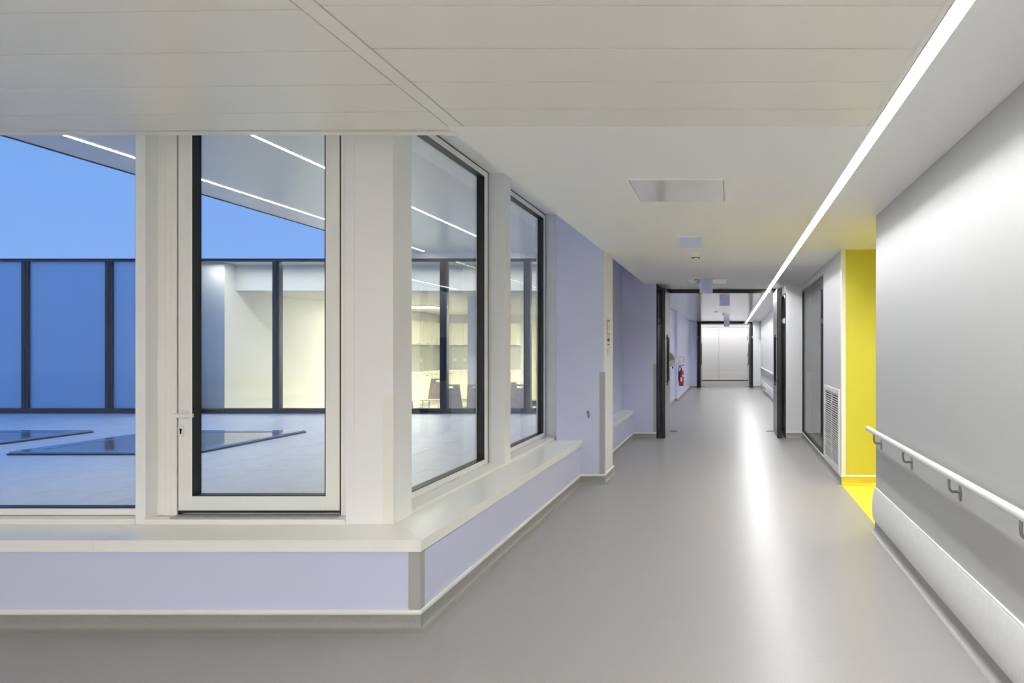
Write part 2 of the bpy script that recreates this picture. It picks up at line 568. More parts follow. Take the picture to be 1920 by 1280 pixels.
def baseboard(name, path, label, m='cove', bead=True):
    c = ob(name, MB().sweep(path, COVE), m, smooth=True, label=label, kind='structure')
    if bead:
        ob('bead', MB().sweep(path, BEAD), 'bead', c, smooth=True)
    return c


baseboard('baseboard_left', [(-6.5, YB), (XB, YB), (XB, 8.15), (-1.477, 8.15), (-1.477, 8.75), (-1.70, 8.75), (-1.70, 12.25), (-1.285, 12.25)],
          'grey coved skirting with white bead below the lavender walls')
baseboard('baseboard_right', [(XW, 6.03), (XW, -12.0)], 'grey coved skirting below the bumper rail', bead=False)
baseboard('baseboard_right_far', [(1.045, 12.35), (XF, 12.35), (XF, 8.082)], 'grey coved skirting below the grille and glazing')
baseboard('baseboard_alcove', [(XF, 8.08), (6.0, 8.08)], 'yellow coved skirting in the alcove', m='yellow_cove')
baseboard('baseboard_left_beyond', [(-1.65, 13.5), (-1.65, 21.1), (-1.57, 21.1), (-1.57, 28.4), (-1.285, 28.4)], 'skirting along the lavender wall beyond the doors')
baseboard('baseboard_right_beyond', [(1.045, 28.4), (1.36, 28.4), (1.36, 13.5)], 'skirting along the white wall beyond the doors')

# ------------------------------------------------------------------ window sill
sill = root('window_sill', (-3.0, 4.0, 0.451), label='cream laminate window sill wrapping the corner', kind='structure')
ob('sill_board', MB().box(-6.5, -3.602, 3.872, 4.24, 0.451, 0.518), 'sill', sill, bevel=0.002)
e = 0.0006
ob('sill_board', MB().prism([(-3.6, 3.872), (-1.742 - e, 3.872), (-2.062 - e, 4.24), (-3.6, 4.24)], 0.451, 0.518), 'sill', sill, bevel=0.002)
ob('sill_board', MB().prism([(-1.742, 3.872 + e), (-1.742, 8.149), (-2.09, 8.149), (-2.09, 4.28), (-2.062, 4.24 + e)], 0.451, 0.518), 'sill', sill, bevel=0.002)
sill2 = ob('window_sill_niche', MB().box(-1.894, -1.685, 8.752, 12.249, 0.4515, 0.518), 'sill', bevel=0.002, label='cream sill in the niche before the fire doors', **ST)

# ------------------------------------------------------------------ corner posts and window frames
col = root('column_corner', (-2.2, 4.35, 0.518), label='white clad post at the window corner', kind='structure')
ob('cladding', MB().box(-2.364, -2.312, 4.222, 4.47, 0.5185, SZ).box(-2.3105, -2.07, 4.22, 4.47, 0.5185, SZ), 'frame2', col, bevel=0.0015)
ob('trim_1', MB().box(XG - 0.12, -2.07, 6.335, 6.50, 0.546, SZ), 'frame2', bevel=0.002, label='white post between the two side windows', **ST)
ob('trim_2', MB().box(XG - 0.12, -2.049, 8.33, 8.50, 0.546, SZ), 'frame2', bevel=0.002, label='white jamb at the end of the side windows', **ST)
ob('trim_3', MB().box(-3.666, -3.603, 4.222, 4.46, 0.5185, SZ), 'frame2', bevel=0.0015, label='white post left of the terrace door', **ST)
# sub sills
ob('trim_4', MB().box(XG - 0.08, -2.075, 4.471, 8.329, 0.5185, 0.546), 'sill', bevel=0.003, label='raised glossy ledge below the side windows', **ST)
mb = MB().box(-3.602, -2.365, 4.216, 4.46, 0.5185, 0.545).box(-3.602, -2.365, 4.205, 4.29, 0.545, 0.5525)
ob('trim_5', mb, 'frame', bevel=0.001, label='white upstand below the terrace door', **ST)
mb = MB().box(-6.5, -3.667, 4.216, 4.46, 0.5185, 0.553)
ob('trim_6', mb, 'frame', bevel=0.001, label='white upstand below the left window', **ST)


def bar_frame(mbf, mbg, a0, a1, z0, z1, wa, wz_b, wz_t, plane, axis, depth=0.07, rec=0.043, sgn=1):
    """white frame with black reveal; axis 'x' = window runs along x at y=plane (outside +y), axis 'y' = runs along y at x=plane (outside -x)"""
    def bx(m, u0, u1, d0, d1, zz0, zz1):
        if axis == 'x':
            m.box(u0, u1, plane + d0, plane + d1, zz0, zz1)
        else:
            m.box(plane - d1, plane - d0, u0, u1, zz0, zz1)
    bx(mbf, a0, a0 + wa, 0, depth, z0, z1)
    bx(mbf, a1 - wa, a1, 0, depth, z0, z1)
    bx(mbf, a0 + wa, a1 - wa, 0, depth, z0, z0 + wz_b)
    bx(mbf, a0 + wa, a1 - wa, 0, depth, z1 - wz_t, z1)
    q = 0.006
    bx(mbg, a0 + wa, a0 + wa + q, 0.001, depth, z0 + wz_b, z1 - wz_t)
    bx(mbg, a1 - wa - q, a1 - wa, 0.001, depth, z0 + wz_b, z1 - wz_t)
    bx(mbg, a0 + wa + q, a1 - wa - q, 0.001, depth, z0 + wz_b, z0 + wz_b + q)
    bx(mbg, a0 + wa + q, a1 - wa - q, 0.001, depth, z1 - wz_t - q, z1 - wz_t)
    gl = MB()
    bx(gl, a0 + wa + q, a1 - wa - q, rec, rec + 0.008, z0 + wz_b + q, z1 - wz_t - q)
    return gl


def window(name, a0, a1, z0, z1, wa, wb, wt, plane, axis, label, gap=0.006, gr=0.006):
    r = root(name, ((a0 + a1) / 2, plane, z0) if axis == 'x' else (plane, (a0 + a1) / 2, z0), label=label, kind='structure')
    f, gk = MB(), MB()
    gl = bar_frame(f, gk, a0 + gap, a1 - gr, z0 + 0.003, z1 - gap, wa, wb, wt, plane, axis)
    ob('frame', f, 'frame2', r, bevel=0.0012)
    ob('gasket', gk, 'black', r)
    ob('pane', gl, 'glass', r)
    # dark shadow joint behind the gap
    j = MB()
    if axis == 'x':
        j.box(a0, a1, plane + 0.003, plane + 0.06, z0, z0 + 0.003).box(a0, a0 + gap, plane + 0.003, plane + 0.06, z0, z1).box(a1 - gr, a1, plane + 0.003, plane + 0.06, z0, z1).box(a0, a1, plane + 0.003, plane + 0.06, z1 - gap, z1)
    else:
        j.box(plane - 0.06, plane - 0.002, a0, a0 + gap, z0, z1).box(plane - 0.06, plane - 0.002, a1 - gr, a1, z0, z1).box(plane - 0.06, plane - 0.002, a0, a1, z1 - gap, z1)
    ob('joint', j, 'joint', r)
    return r


window('window_1', -6.45, -3.667, 0.553, SZ, 0.06, 0.042, 0.06, 4.305, 'x', 'large fixed window onto the terrace left of the door')
window('window_2', 4.475, 6.333, 0.546, SZ, 0.085, 0.047, 0.05, XG, 'y', 'first side window after the corner post', gap=0.012, gr=0.022)
window('window_3', 6.502, 8.33, 0.546, SZ, 0.085, 0.047, 0.05, XG, 'y', 'second side window before the lavender pier', gap=0.012, gr=0.026)

# terrace door
d1 = root('door_1', (-2.95, 4.3, 0.553), label='white framed glazed terrace door with lever handle', kind='structure')
mb = MB().box(-3.602, -3.551, 4.308, 4.42, 0.553, SZ).box(-3.5465, -3.5075, 4.303, 4.42, 0.553, SZ).box(-3.5055, -3.472, 4.300, 4.42, 0.553, SZ)
mb.box(-2.440, -2.366, 4.303, 4.42, 0.553, SZ).box(-3.47, -2.44, 4.305, 4.42, 3.20, SZ)
ob('door_frame', mb, 'frame', d1, bevel=0.001)
ob('joint', MB().box(-3.5515, -3.546, 4.312, 4.41, 0.56, 3.2).box(-3.508, -3.505, 4.310, 4.41, 0.56, 3.2).box(-3.4725, -3.4625, 4.308, 4.40, 0.56, 3.2).box(-2.4485, -2.4395, 4.308, 4.40, 0.56, 3.2).box(-3.461, -2.45, 4.312, 4.40, 0.568, 0.586), 'joint', d1)
f, gk = MB(), MB()
gl = bar_frame(f, gk, -3.463, -2.448, 0.586, 3.195, 0.087, 0.090, 0.09, YG, 'x', depth=0.07, rec=0.045)
lf = ob('leaf', f, 'frame', d1, bevel=0.0015)
ob('gasket', gk, 'black', lf)
ob('pane', gl, 'glass', lf)
ob('threshold', MB().box(-3.462, -2.441, 4.232, 4.325, 0.553, 0.560), 'grey_plastic', d1)
# inner lever: rose, neck, lever
zh = 1.6 - 123 * 4.27 / 1280
lv = MB()
lv.tube([(-3.425, 4.30, zh), (-3.425, 4.255, zh)], 0.010, 10)
lv.box(-3.452, -3.398, 4.292, 4.2995, zh - 0.026, zh + 0.026)
lv.box(-3.452, -3.330, 4.240, 4.258, zh - 0.014, zh + 0.011)
ob('lever_handle', lv, 'white_plastic', d1, bevel=0.004)
lo = MB()
lo.box(-3.425, -3.262, 4.415, 4.432, zh + 0.0, zh + 0.026)
lo.tube([(-3.41, 4.37, zh + 0.012), (-3.41, 4.42, zh + 0.012)], 0.010, 10)
ob('outer_lever_handle', lo, 'black', d1, bevel=0.003)
zk = 1.6 - 153 * 4.29 / 1280
esc = MB()
n = 20
pts = [(-3.443 + 0.0175 * math.cos(2 * PI * k / n), zk + (0.02 if math.sin(2 * PI * k / n) > 0 else -0.02) + 0.0175 * math.sin(2 * PI * k / n)) for k in range(n)]
vs = [(x, 4.294, z) for x, z in pts] + [(x, 4.2995, z) for x, z in pts]
esc.add(vs, [tuple(range(n))] + [(i, n + i, n + (i + 1) % n, (i + 1) % n) for i in range(n)])
es = ob('escutcheon', esc, 'white_plastic', d1)
kh = MB().lathe([(0.008, 4.2925), (0.008, 4.2945)], (-3.443, 0, zk + 0.008), 14, 'y').box(-3.447, -3.439, 4.2925, 4.2945, zk - 0.018, zk + 0.006)
ob('keyhole', kh, 'dark_hole', es)

# ------------------------------------------------------------------ corner guards
def guard(poly, z0, z1, m, label, extra=None):
    return ob('corner_guard', MB().prism(poly, z0, z1), m, label=label, cat='corner guard', bevel=0.0015)


t = 0.003
guard([(-1.825, YB - t), (XB + t, YB - t), (XB + t, 3.958), (XB, 3.958), (XB, YB), (-1.825, YB)], 0.086, 0.4505, 'grey_plastic',
      'grey plastic corner guard on the low lavender wall below the sill corner')
guard([(-2.130, 4.22 - t), (-2.07 + t, 4.22 - t), (-2.07 + t, 4.26), (-2.07, 4.26), (-2.07, 4.22), (-2.130, 4.22)], 0.519, 1.315, 'cream',
      'cream corner guard on the white post at the window corner')
guard([(-1.535, 8.15 - t), (-1.477 + t, 8.15 - t), (-1.477 + t, 8.20), (-1.477, 8.20), (-1.477, 8.15), (-1.535, 8.15)], 0.116, 1.333, 'grey_plastic',
      'tall grey corner guard on the lavender pier below the posted notice')
guard([(-1.340, 12.25 - t), (-1.285, 12.25 - t), (-1.285, 12.25), (-1.340, 12.25)], 0.116, 1.34, 'grey_plastic',
      'grey edge guard on the lavender wall left of the black fire doors')
guard([(XF - t, 8.08 - t), (1.392, 8.08 - t), (1.392, 8.08), (XF, 8.08), (XF, 8.13), (XF - t, 8.13)], 0.116, CZ - 0.002, 'cream',
      'full height cream corner strip beside the yellow alcove wall')

# ------------------------------------------------------------------ notice on the pier
r = root('wall_notice', (-1.472, 8.45, 1.53), 'narrow posted notice with faded red print on the white pier edge', 'notice')
ob('sheet', MB().box(-1.477, -1.4745, 8.30, 8.54, 1.53, 1.98), 'paper', r)
X0, X1 = -1.4746, -1.4739
for m_, y0, y1, z0, z1 in (('print_red', 8.33, 8.51, 1.945, 1.962), ('print_red', 8.33, 8.36, 1.84, 1.935), ('print_red', 8.37, 8.51, 1.875, 1.88),
                           ('print_red', 8.33, 8.36, 1.80, 1.83), ('print_red', 8.33, 8.50, 1.785, 1.795), ('print_dark', 8.34, 8.50, 1.70, 1.735),
                           ('print_dark', 8.35, 8.50, 1.655, 1.668), ('print_green', 8.34, 8.42, 1.755, 1.778), ('print_green', 8.33, 8.41, 1.565, 1.60)):
    ob('print', MB().box(X0, X1, y0, y1, z0, z1), m_, r)
# small hook on the lavender wall
r = root('wall_hook', (-1.665, 8.15, 0.84), 'small steel hook on the lavender pier above the sill end', 'hook')
ob('plate', MB().lathe([(0.014, 8.144), (0.014, 8.1505)], (-1.672, 0, 0.855), 14, 'y'), 'steel', r, smooth=True)
ob('pin', MB().tube([(-1.672, 8.147, 0.855), (-1.668, 8.115, 0.862), (-1.660, 8.10, 0.850), (-1.656, 8.10, 0.82), (-1.656, 8.102, 0.785)], 0.010, 10), 'steel', r, smooth=True)

# ------------------------------------------------------------------ office glazing on the right (black frame)
# dark glazing
r = root('window_4', (XF, 11.0, 0.115), label='dark interior glazing in a thin black frame', kind='structure')
mb = MB()
y0, y1, z0, z1 = 9.641, 12.345, 0.116, 2.671
for a, b, c, d in ((y0, y0 + 0.03, z0, z1), (y1 - 0.03, y1, z0, z1), (y0, y1, z0, z0 + 0.028), (y0, y1, z1 - 0.028, z1)):
    mb.box(XF - 0.004, XF + 0.06, a, b, c, d)
ob('frame', mb, 'black', r)
ob('pane', MB().box(XF + 0.015, XF + 0.025, y0 + 0.03, y1 - 0.03, z0 + 0.028, z1 - 0.028), 'glass_int', r)
ob('frosted_film', MB().box(XF + 0.0255, XF + 0.0265, y0 + 0.03, y1 - 0.03, 1.22, 1.77), 'film', r)
ob('frosted_film', MB().box(XF + 0.0255, XF + 0.0265, y0 + 0.03, y1 - 0.03, 1.77, 2.34), 'film2', r)

# ------------------------------------------------------------------ ventilation grille
def grille(x, y0, y1, z0, z1, nsl, nmul, label, side=-1, th=0.022):
    r = root('ventilation_grille', (x, (y0 + y1) / 2, z0), label, 'grille')
    xa, xb = (x - th, x) if side < 0 else (x, x + th)
    w_ = min(0.06, (y1 - y0) * 0.08)
    mb = MB()
    mb.box(xa, xb, y0, y0 + w_, z0, z1).box(xa, xb, y1 - w_, y1, z0, z1).box(xa, xb, y0 + w_, y1 - w_, z0, z0 + w_).box(xa, xb, y0 + w_, y1 - w_, z1 - w_, z1)
    ob('frame', mb, 'rail_white', r, bevel=0.003)
    xk = xb if side < 0 else xa
    ob('backing', MB().box(xk - 0.003, xk, y0 + w_, y1 - w_, z0 + w_, z1 - w_), 'dark_hole', r)
    for k in range(1, nmul):
        y = y0 + w_ + (y1 - y0 - 2 * w_) * k / nmul
        ob('divider', MB().box(xa + 0.004, xb - 0.003, y - 0.006, y + 0.006, z0 + w_, z1 - w_), 'rail_white', r)
    first = None
    for k in range(nsl):
        z = z0 + w_ + (z1 - z0 - 2 * w_) * (k + 0.5) / nsl
        h = (z1 - z0 - 2 * w_) / nsl * 0.17
        if first is None:
            q = MB()
            L = y1 - w_ - (y0 + w_)
            q.add([(-0.008, 0, -h), (0.007, 0, h * 0.2), (0.007, 0, h), (-0.008, 0, -h * 0.0), (-0.008, L, -h), (0.007, L, h * 0.2), (0.007, L, h), (-0.008, L, 0)],
                  [(0, 1, 2, 3), (7, 6, 5, 4), (0, 4, 5, 1), (1, 5, 6, 2), (2, 6, 7, 3), (3, 7, 4, 0)])
            first = ob('slat', q, 'rail_white', r, local=True)
            c = first
        else:
            c = first.copy()
            COL.objects.link(c)
            c.parent = r
        c.location = ((xa + xb) / 2 - 0.001 - x, y0 + w_ - (y0 + y1) / 2, z - z0)
    return r


grille(XF, 8.17, 9.42, 0.118, 1.115, 30, 2, 'tall white ventilation grille with dark slots on the wall beside the yellow alcove')

# ------------------------------------------------------------------ handrails and bumpers, right
def handrail(name, x, y0, y1, ys, label, group=None, wall=XW):
    r = root(name, (wall, (y0 + y1) / 2, 0.9), label, 'handrail', group)
    R = 0.0225
    p = [(x, y1 - 0.0, 0.9), (x, y1 - 0.003, 0.9), (x, y1 - 0.012, 0.9), (x, y0, 0.9)]
    ob('rail', MB().tube(p, [R * 0.6, R * 0.85, R, R], 20), 'rail_white', r, smooth=True)
    for y in ys:
        mb = MB().tube([(x, y, 0.9 - R + 0.002), (x, y, 0.83), (x + 0.004, y, 0.815), (x + 0.012, y, 0.805), (x + 0.022, y, 0.802), (wall - 0.003, y, 0.802)], 0.008, 8)
        b = ob('bracket', mb, 'steel', r, smooth=True)
        pl = MB()
        n = 20
        pr = [(0.022 * math.cos(2 * PI * k / n), 0.045 * math.sin(2 * PI * k / n) - 0.010) for k in range(n)]
        pl.add([(wall - 0.006, y + a, 0.802 + c) for a, c in pr] + [(wall, y + a, 0.802 + c) for a, c in pr],
               [tuple(reversed(range(n)))] + [(i, (i + 1) % n, n + (i + 1) % n, n + i) for i in range(n)])
        pl.lathe([(0.009, wall - 0.009), (0.009, wall - 0.004)], (0, y, 0.802), 12, 'x')
        ob('wall_plate', pl, 'steel', b)
    return r


handrail('handrail', 1.240, -1.5, 6.06, [5.80, 4.84, 3.83, 2.89, 1.90, 0.92, -0.05, -1.0], 'round white handrail on steel brackets along the near white wall')

BUMP = [(0, 0.085), (0.010, 0.086), (0.020, 0.098), (0.030, 0.130), (0.036, 0.175), (0.037, 0.225), (0.033, 0.280), (0.024, 0.335), (0.014, 0.366), (0.012, 0.374), (0.006, 0.380), (0, 0.380)]


def bumper(x, y0, y1, label):
    r = root('bumper_rail', (x, (y0 + y1) / 2, 0.085), label, 'bumper rail')
    ob('profile', MB().sweep([(x, y1), (x, y0)], BUMP), 'bumper', r, smooth=True)
    ob('end_cap', MB().sweep([(x, y1 + 0.012), (x, y1 + 0.0005)], [(o * 1.04, z) for o, z in BUMP]), 'rail_white', r, smooth=True)
    ob('top_lip', MB().sweep([(x, y1), (x, y0)], [(0, 0.3795), (0.009, 0.3795), (0.011, 0.384), (0.008, 0.388), (0, 0.388)]), 'bead', r)
    return r


bumper(XW, -2.5, 6.005, 'wide curved white bumper rail low on the near white wall')
handrail('handrail', 1.295, 13.7, 27.6, [14.2 + 0.95 * k for k in range(15)], 'thin far handrail beyond the first fire doors', wall=1.36)
bumper(1.36, 13.7, 27.9, 'far bumper rail low on the white wall beyond the fire doors')
grille(1.36 - 0.038, 23.4, 25.6, 0.12, 0.30, 4, 3, 'small low grille at the far bumper rail beyond the fire doors')

# ------------------------------------------------------------------ fire doors
def fire_door(name, Yw, label):
    d = root(name, (-0.12, Yw, 0), label=label, kind='structure')
    yh = Yw + 1.07
    ob('header', MB().box(-1.284, 1.044, yh, yh + 0.12, 2.705, CZ - 0.0005), 'black_gloss', d, bevel=0.002)
    ob('jamb', MB().box(-1.284, -1.20, yh + 0.02, yh + 0.12, 0, 2.705), 'black_gloss', d)
    ob('jamb', MB().box(0.965, 1.044, yh + 0.02, yh + 0.12, 0, 2.705), 'black_gloss', d)
    ob('niche_lining', MB().box(-1.2845, -1.276, Yw - 0.10 + 0.052, yh + 0.01, 0.0, CZ - 0.0005), 'black_gloss', d)
    ob('niche_lining', MB().box(1.036, 1.0445, Yw + 0.051, yh + 0.01, 0.0, 2.60), 'black_gloss', d)
    for s in (-1, 1):
        xi = -1.134 if s < 0 else 0.888          # face towards the passage
        xo = -1.192 if s < 0 else 0.962
        a, b = min(xi, xo), max(xi, xo)
        L = ob('leaf', MB().box(a, b, Yw + 0.03, yh, 0.008, 2.70), 'leaf', d, bevel=0.002)
        ob('edge', MB().box(a - 0.003, b + 0.003, Yw - 0.01, Yw + 0.0295, 0.006, 2.70), 'black_gloss', L, bevel=0.006)
        xa, xb = (xi, xi + 0.004) if s < 0 else (xi - 0.004, xi)
        ob('vision_panel', MB().box(xa, xb, Yw + 0.33, Yw + 0.86, 1.0, 1.83), 'dark_hole', L)
        px = xi + 0.03 if s < 0 else xi - 0.03
        hb = MB().tube([(px, Yw + 0.14, 0.95), (px, Yw + 0.14, 1.87)], 0.010, 10)
        hb.tube([(xi, Yw + 0.14, 1.02), (px, Yw + 0.14, 1.02)], 0.007, 8).tube([(xi, Yw + 0.14, 1.80), (px, Yw + 0.14, 1.80)], 0.007, 8)
        ob('pull_handle', hb, 'black', L, smooth=True)
        ob('pivot_plate', MB().box(xi - 0.004 if s < 0 else xi - 0.14, xi + 0.14 if s < 0 else xi + 0.004, yh - 0.03, yh - 0.005, 0.0005, 0.012), 'black', L)
        # hold open magnet
        xm = -1.276 if s < 0 else 1.036
        q = MB()
        if s < 0:
            q.box(xm, xm + 0.03, Yw + 0.10, Yw + 0.20, 2.07, 2.17).box(xm + 0.03, xm + 0.05, Yw + 0.12, Yw + 0.18, 2.09, 2.15)
        else:
            q.box(xm - 0.03, xm, Yw + 0.10, Yw + 0.20, 2.07, 2.17).box(xm - 0.05, xm - 0.03, Yw + 0.12, Yw + 0.18, 2.09, 2.15)
        ob('hold_open_magnet', q, 'white_plastic' if s > 0 else 'grey_plastic', d, bevel=0.004)
    return d


fire_door('door_2', 12.30, 'black framed double fire doors held open')
fire_door('door_3', 28.40, 'second black framed fire doors further down')

# end doors
d = root('door_4', (-0.1, 34.7, 0), label='pair of white doors closing the corridor', kind='structure')
ob('frame', MB().box(-1.40, -1.33, 34.66, 34.72, 0, 2.70).box(1.02, 1.09, 34.66, 34.72, 0, 2.70).box(-1.33, 1.02, 34.66, 34.72, 2.64, 2.70), 'frame2', d, bevel=0.004)
for a, b in ((-1.325, -0.468), (-0.458, 1.015)):
    L = ob('leaf', MB().box(a, b, 34.675, 34.715, 0.04, 2.63), 'wall_white', d, bevel=0.004)
    ob('kick_plate', MB().box(a + 0.01, b - 0.01, 34.665, 34.675, 0.06, 0.45), 'rail_white', L, bevel=0.003)
ob('joint', MB().box(-1.33, 1.02, 34.68, 34.71, 0.003, 0.035).box(-0.467, -0.459, 34.69, 34.71, 0.04, 2.63), 'joint', d)
for z in (0.75, 1.25, 2.1):
    ob('hinge', MB().tube([(0.99, 34.67, z), (0.99, 34.67, z + 0.16)], 0.012, 8), 'steel', d)
ob('floor_stop', MB().box(1.03, 1.18, 34.4, 34.45, 0.0, 0.05), 'steel', d)

# ------------------------------------------------------------------ ceiling fittings
def hatch(x0, x1, y0, y1, label):
    r = root('access_hatch', ((x0 + x1) / 2, (y0 + y1) / 2, CZ), label, 'hatch', None)
    w_ = 0.022
    z0, z1 = CZ - 0.006, CZ + 0.001
    mb = MB().box(x0, x0 + w_, y0, y1, z0, z1).box(x1 - w_, x1, y0, y1, z0, z1).box(x0 + w_, x1 - w_, y0, y0 + w_, z0, z1).box(x0 + w_, x1 - w_, y1 - w_, y1, z0, z1)
    ob('frame', mb, 'ceil', r, bevel=0.001)
    ob('joint', MB().box(x0 + w_, x1 - w_, y0 + w_, y1 - w_, CZ - 0.0015, z1), 'joint', r)
    ob('panel', MB().box(x0 + w_ + 0.004, x1 - w_ - 0.004, y0 + w_ + 0.003, y1 - w_ - 0.003, z0, CZ - 0.001), 'hatch', r)
    return r


hatch(-0.715, -0.008, 4.72, 5.45, 'large square ceiling access hatch nearest the metal panels')
hatch(-0.70, -0.01, 11.45, 12.2, 'far ceiling access hatch just before the fire doors')


def exit_sign(x, y, wd, h, label):
    r = root('exit_sign', (x, y, CZ), label, 'sign', 'blank hanging signs')
    ob('housing', MB().box(x - wd / 2 - 0.02, x + wd / 2 + 0.02, y - 0.02, y + 0.02, CZ - 0.012, CZ + 0.0005), 'white_plastic', r, bevel=0.002)
    b = ob('blade', MB().box(x - wd / 2 + 0.006, x + wd / 2 - 0.006, y - 0.004, y + 0.004, CZ - h + 0.006, CZ - 0.0125), 'sign', r)
    e_ = MB().box(x - wd / 2, x - wd / 2 + 0.006, y - 0.005, y + 0.005, CZ - h, CZ - 0.0125).box(x + wd / 2 - 0.006, x + wd / 2, y - 0.005, y + 0.005, CZ - h, CZ - 0.0125)
    e_.box(x - wd / 2 + 0.006, x + wd / 2 - 0.006, y - 0.005, y + 0.005, CZ - h, CZ - h + 0.006)
    ob('edge', e_, 'sign_edge', b)
    return r


exit_sign(-0.387, 7.13, 0.24, 0.128, 'blank lavender hanging sign nearest, between hatch and smoke detector')
exit_sign(-0.36, 11.3, 0.215, 0.245, 'blank lavender hanging sign in front of the far ceiling hatch')
exit_sign(-0.075, 15.2, 0.225, 0.205, 'blank lavender hanging sign just beyond the first door header')
exit_sign(-0.05, 27.5, 0.24, 0.25, 'blank lavender hanging sign before the second fire doors')


def detector(x, y, d, h, label, dark=True):
    r = root('smoke_detector', (x, y, CZ), label, 'smoke detector', 'ceiling detectors')
    R = d / 2
    ob('base', MB().lathe([(R, CZ - h * 0.22), (R, CZ + 0.0005)], (x, y, 0), 24), 'cream', r, smooth=True)
    ob('body', MB().lathe([(R * 0.52, CZ - h), (R * 0.66, CZ - h * 0.93), (R * 0.74, CZ - h * 0.78), (R * 0.82, CZ - h * 0.22)], (x, y, 0), 24), 'cream', r, smooth=True)
    if dark:
        mb = MB()
        for k in range(10):
            q = 2 * PI * k / 10 + 0.1
            cx, cy_ = x + R * 0.70 * math.cos(q), y + R * 0.70 * math.sin(q)
            mb.lathe([(R * 0.13, CZ - h * 0.92), (R * 0.13, CZ - h * 0.72)], (cx, cy_, 0), 8)
        ob('slots', mb, 'dark_hole', r)
    return r


detector(-0.395, 8.35, 0.115, 0.075, 'cream smoke detector behind the nearest hanging sign')
detector(-0.50, 11.0, 0.10, 0.07, 'grey smoke detector left of the sign at the far hatch')
detector(-0.10, 17.3, 0.11, 0.08, 'smoke detector behind the sign beyond the first doors')
detector(-0.36, 21.3, 0.16, 0.02, 'flat round ceiling disc beyond the first doors', dark=False)
detector(-0.14, 22.4, 0.10, 0.06, 'small smoke detector midway to the second doors')
detector(-0.10, 26.6, 0.12, 0.07, 'smoke detector above the last hanging sign')

# ------------------------------------------------------------------ things beyond the fire doors, left
ye = 13.12
r = root('soap_dispenser', (-1.13, ye, 1.25), 'white dispenser with a grey sloped cover on the open left fire door', 'dispenser')
xq = -1.134
prof = [(xq + 0.001, 1.24), (xq + 0.10, 1.285), (xq + 0.135, 1.34), (xq + 0.13, 1.41), (xq + 0.001, 1.38)]
def side_prism(pr, ya, yb):
    mb = MB()
    n = len(pr)
    mb.add([(a, ya, b) for a, b in pr] + [(a, yb, b) for a, b in pr],
           [tuple(range(n)), tuple(reversed(range(n, 2 * n)))] + [(i, n + i, n + (i + 1) % n, (i + 1) % n) for i in range(n)])
    return mb
ob('body', side_prism(prof, ye - 0.07, ye + 0.07), 'white_plastic', r, bevel=0.006)
ob('cover', side_prism([(xq + 0.001, 1.381), (xq + 0.13, 1.411), (xq + 0.085, 1.50), (xq + 0.001, 1.56)], ye - 0.072, ye + 0.072), 'grey_plastic', r, bevel=0.006)
ob('spout', MB().tube([(xq + 0.07, ye, 1.272), (xq + 0.07, ye, 1.235)], 0.012, 10), 'black', r)

r = root('glove_box_holder', (-1.57, 22.2, 1.15), 'white and grey wall box above the red fire extinguisher', 'wall box')
ob('box', MB().box(-1.57, -1.46, 21.4, 21.75, 1.10, 1.36), 'white_plastic', r, bevel=0.01)
ob('box_side', MB().box(-1.57, -1.45, 21.76, 22.9, 1.16, 1.37), 'grey_plastic', r, bevel=0.01)
ob('tray', MB().box(-1.57, -1.44, 21.4, 22.9, 1.08, 1.10), 'steel', r)

# fire extinguisher
ex, ey = -1.475, 21.6
r = root('fire_extinguisher', (ex, ey, 0.5), 'red fire extinguisher with black hose on the lavender wall', 'fire extinguisher')
ob('cylinder', MB().lathe([(0.055, 0.475), (0.075, 0.49), (0.078, 0.52), (0.078, 0.86), (0.070, 0.90), (0.045, 0.935), (0.028, 0.95)], (ex, ey, 0), 24), 'red', r, smooth=True)
ob('foot_ring', MB().lathe([(0.07, 0.452), (0.073, 0.492)], (ex, ey, 0), 24), 'black', r, smooth=True)
ob('valve', MB().lathe([(0.022, 0.95), (0.022, 0.985)], (ex, ey, 0), 12).box(ex - 0.018, ex + 0.018, ey - 0.07, ey + 0.03, 0.985, 1.0).box(ex - 0.014, ex + 0.014, ey - 0.08, ey + 0.02, 1.012, 1.022), 'black', r)
ob('hose', MB().tube([(ex, ey - 0.03, 0.965), (ex - 0.005, ey - 0.05, 1.02), (ex - 0.025, ey - 0.06, 1.062), (ex - 0.055, ey - 0.07, 1.062), (ex - 0.078, ey - 0.08, 1.0), (ex - 0.085, ey - 0.08, 0.85), (ex - 0.085, ey - 0.075, 0.62)], 0.011, 8), 'black', r, smooth=True)
def label_patch(z0, z1, a0, a1, rr):
    mb = MB()
    n = 6
    vs = []
    for k in range(n + 1):
        q = a0 + (a1 - a0) * k / n
        vs += [(ex + rr * math.cos(q), ey + rr * math.sin(q), z0), (ex + rr * math.cos(q), ey + rr * math.sin(q), z1)]
    mb.add(vs, [(2 * k, 2 * k + 2, 2 * k + 3, 2 * k + 1) for k in range(n)])
    return mb
ob('label', label_patch(0.60, 0.72, -PI * 0.62, -PI * 0.38, 0.0785), 'paper', r)
ob('label', label_patch(0.74, 0.80, -PI * 0.36, -PI * 0.15, 0.0785), 'paper', r)
ob('wall_bracket', MB().box(-1.57, ex - 0.07, ey - 0.03, ey + 0.03, 0.60, 0.90), 'steel', r)

# dark strip high on the right wall before the second doors
ob('wall_strip', MB().box(1.30, 1.36, 28.2, 28.38, 2.07, 2.76), 'grey_plastic', bevel=0.004, label='narrow dark grey strip high in the wall corner before the second doors', cat='trim')

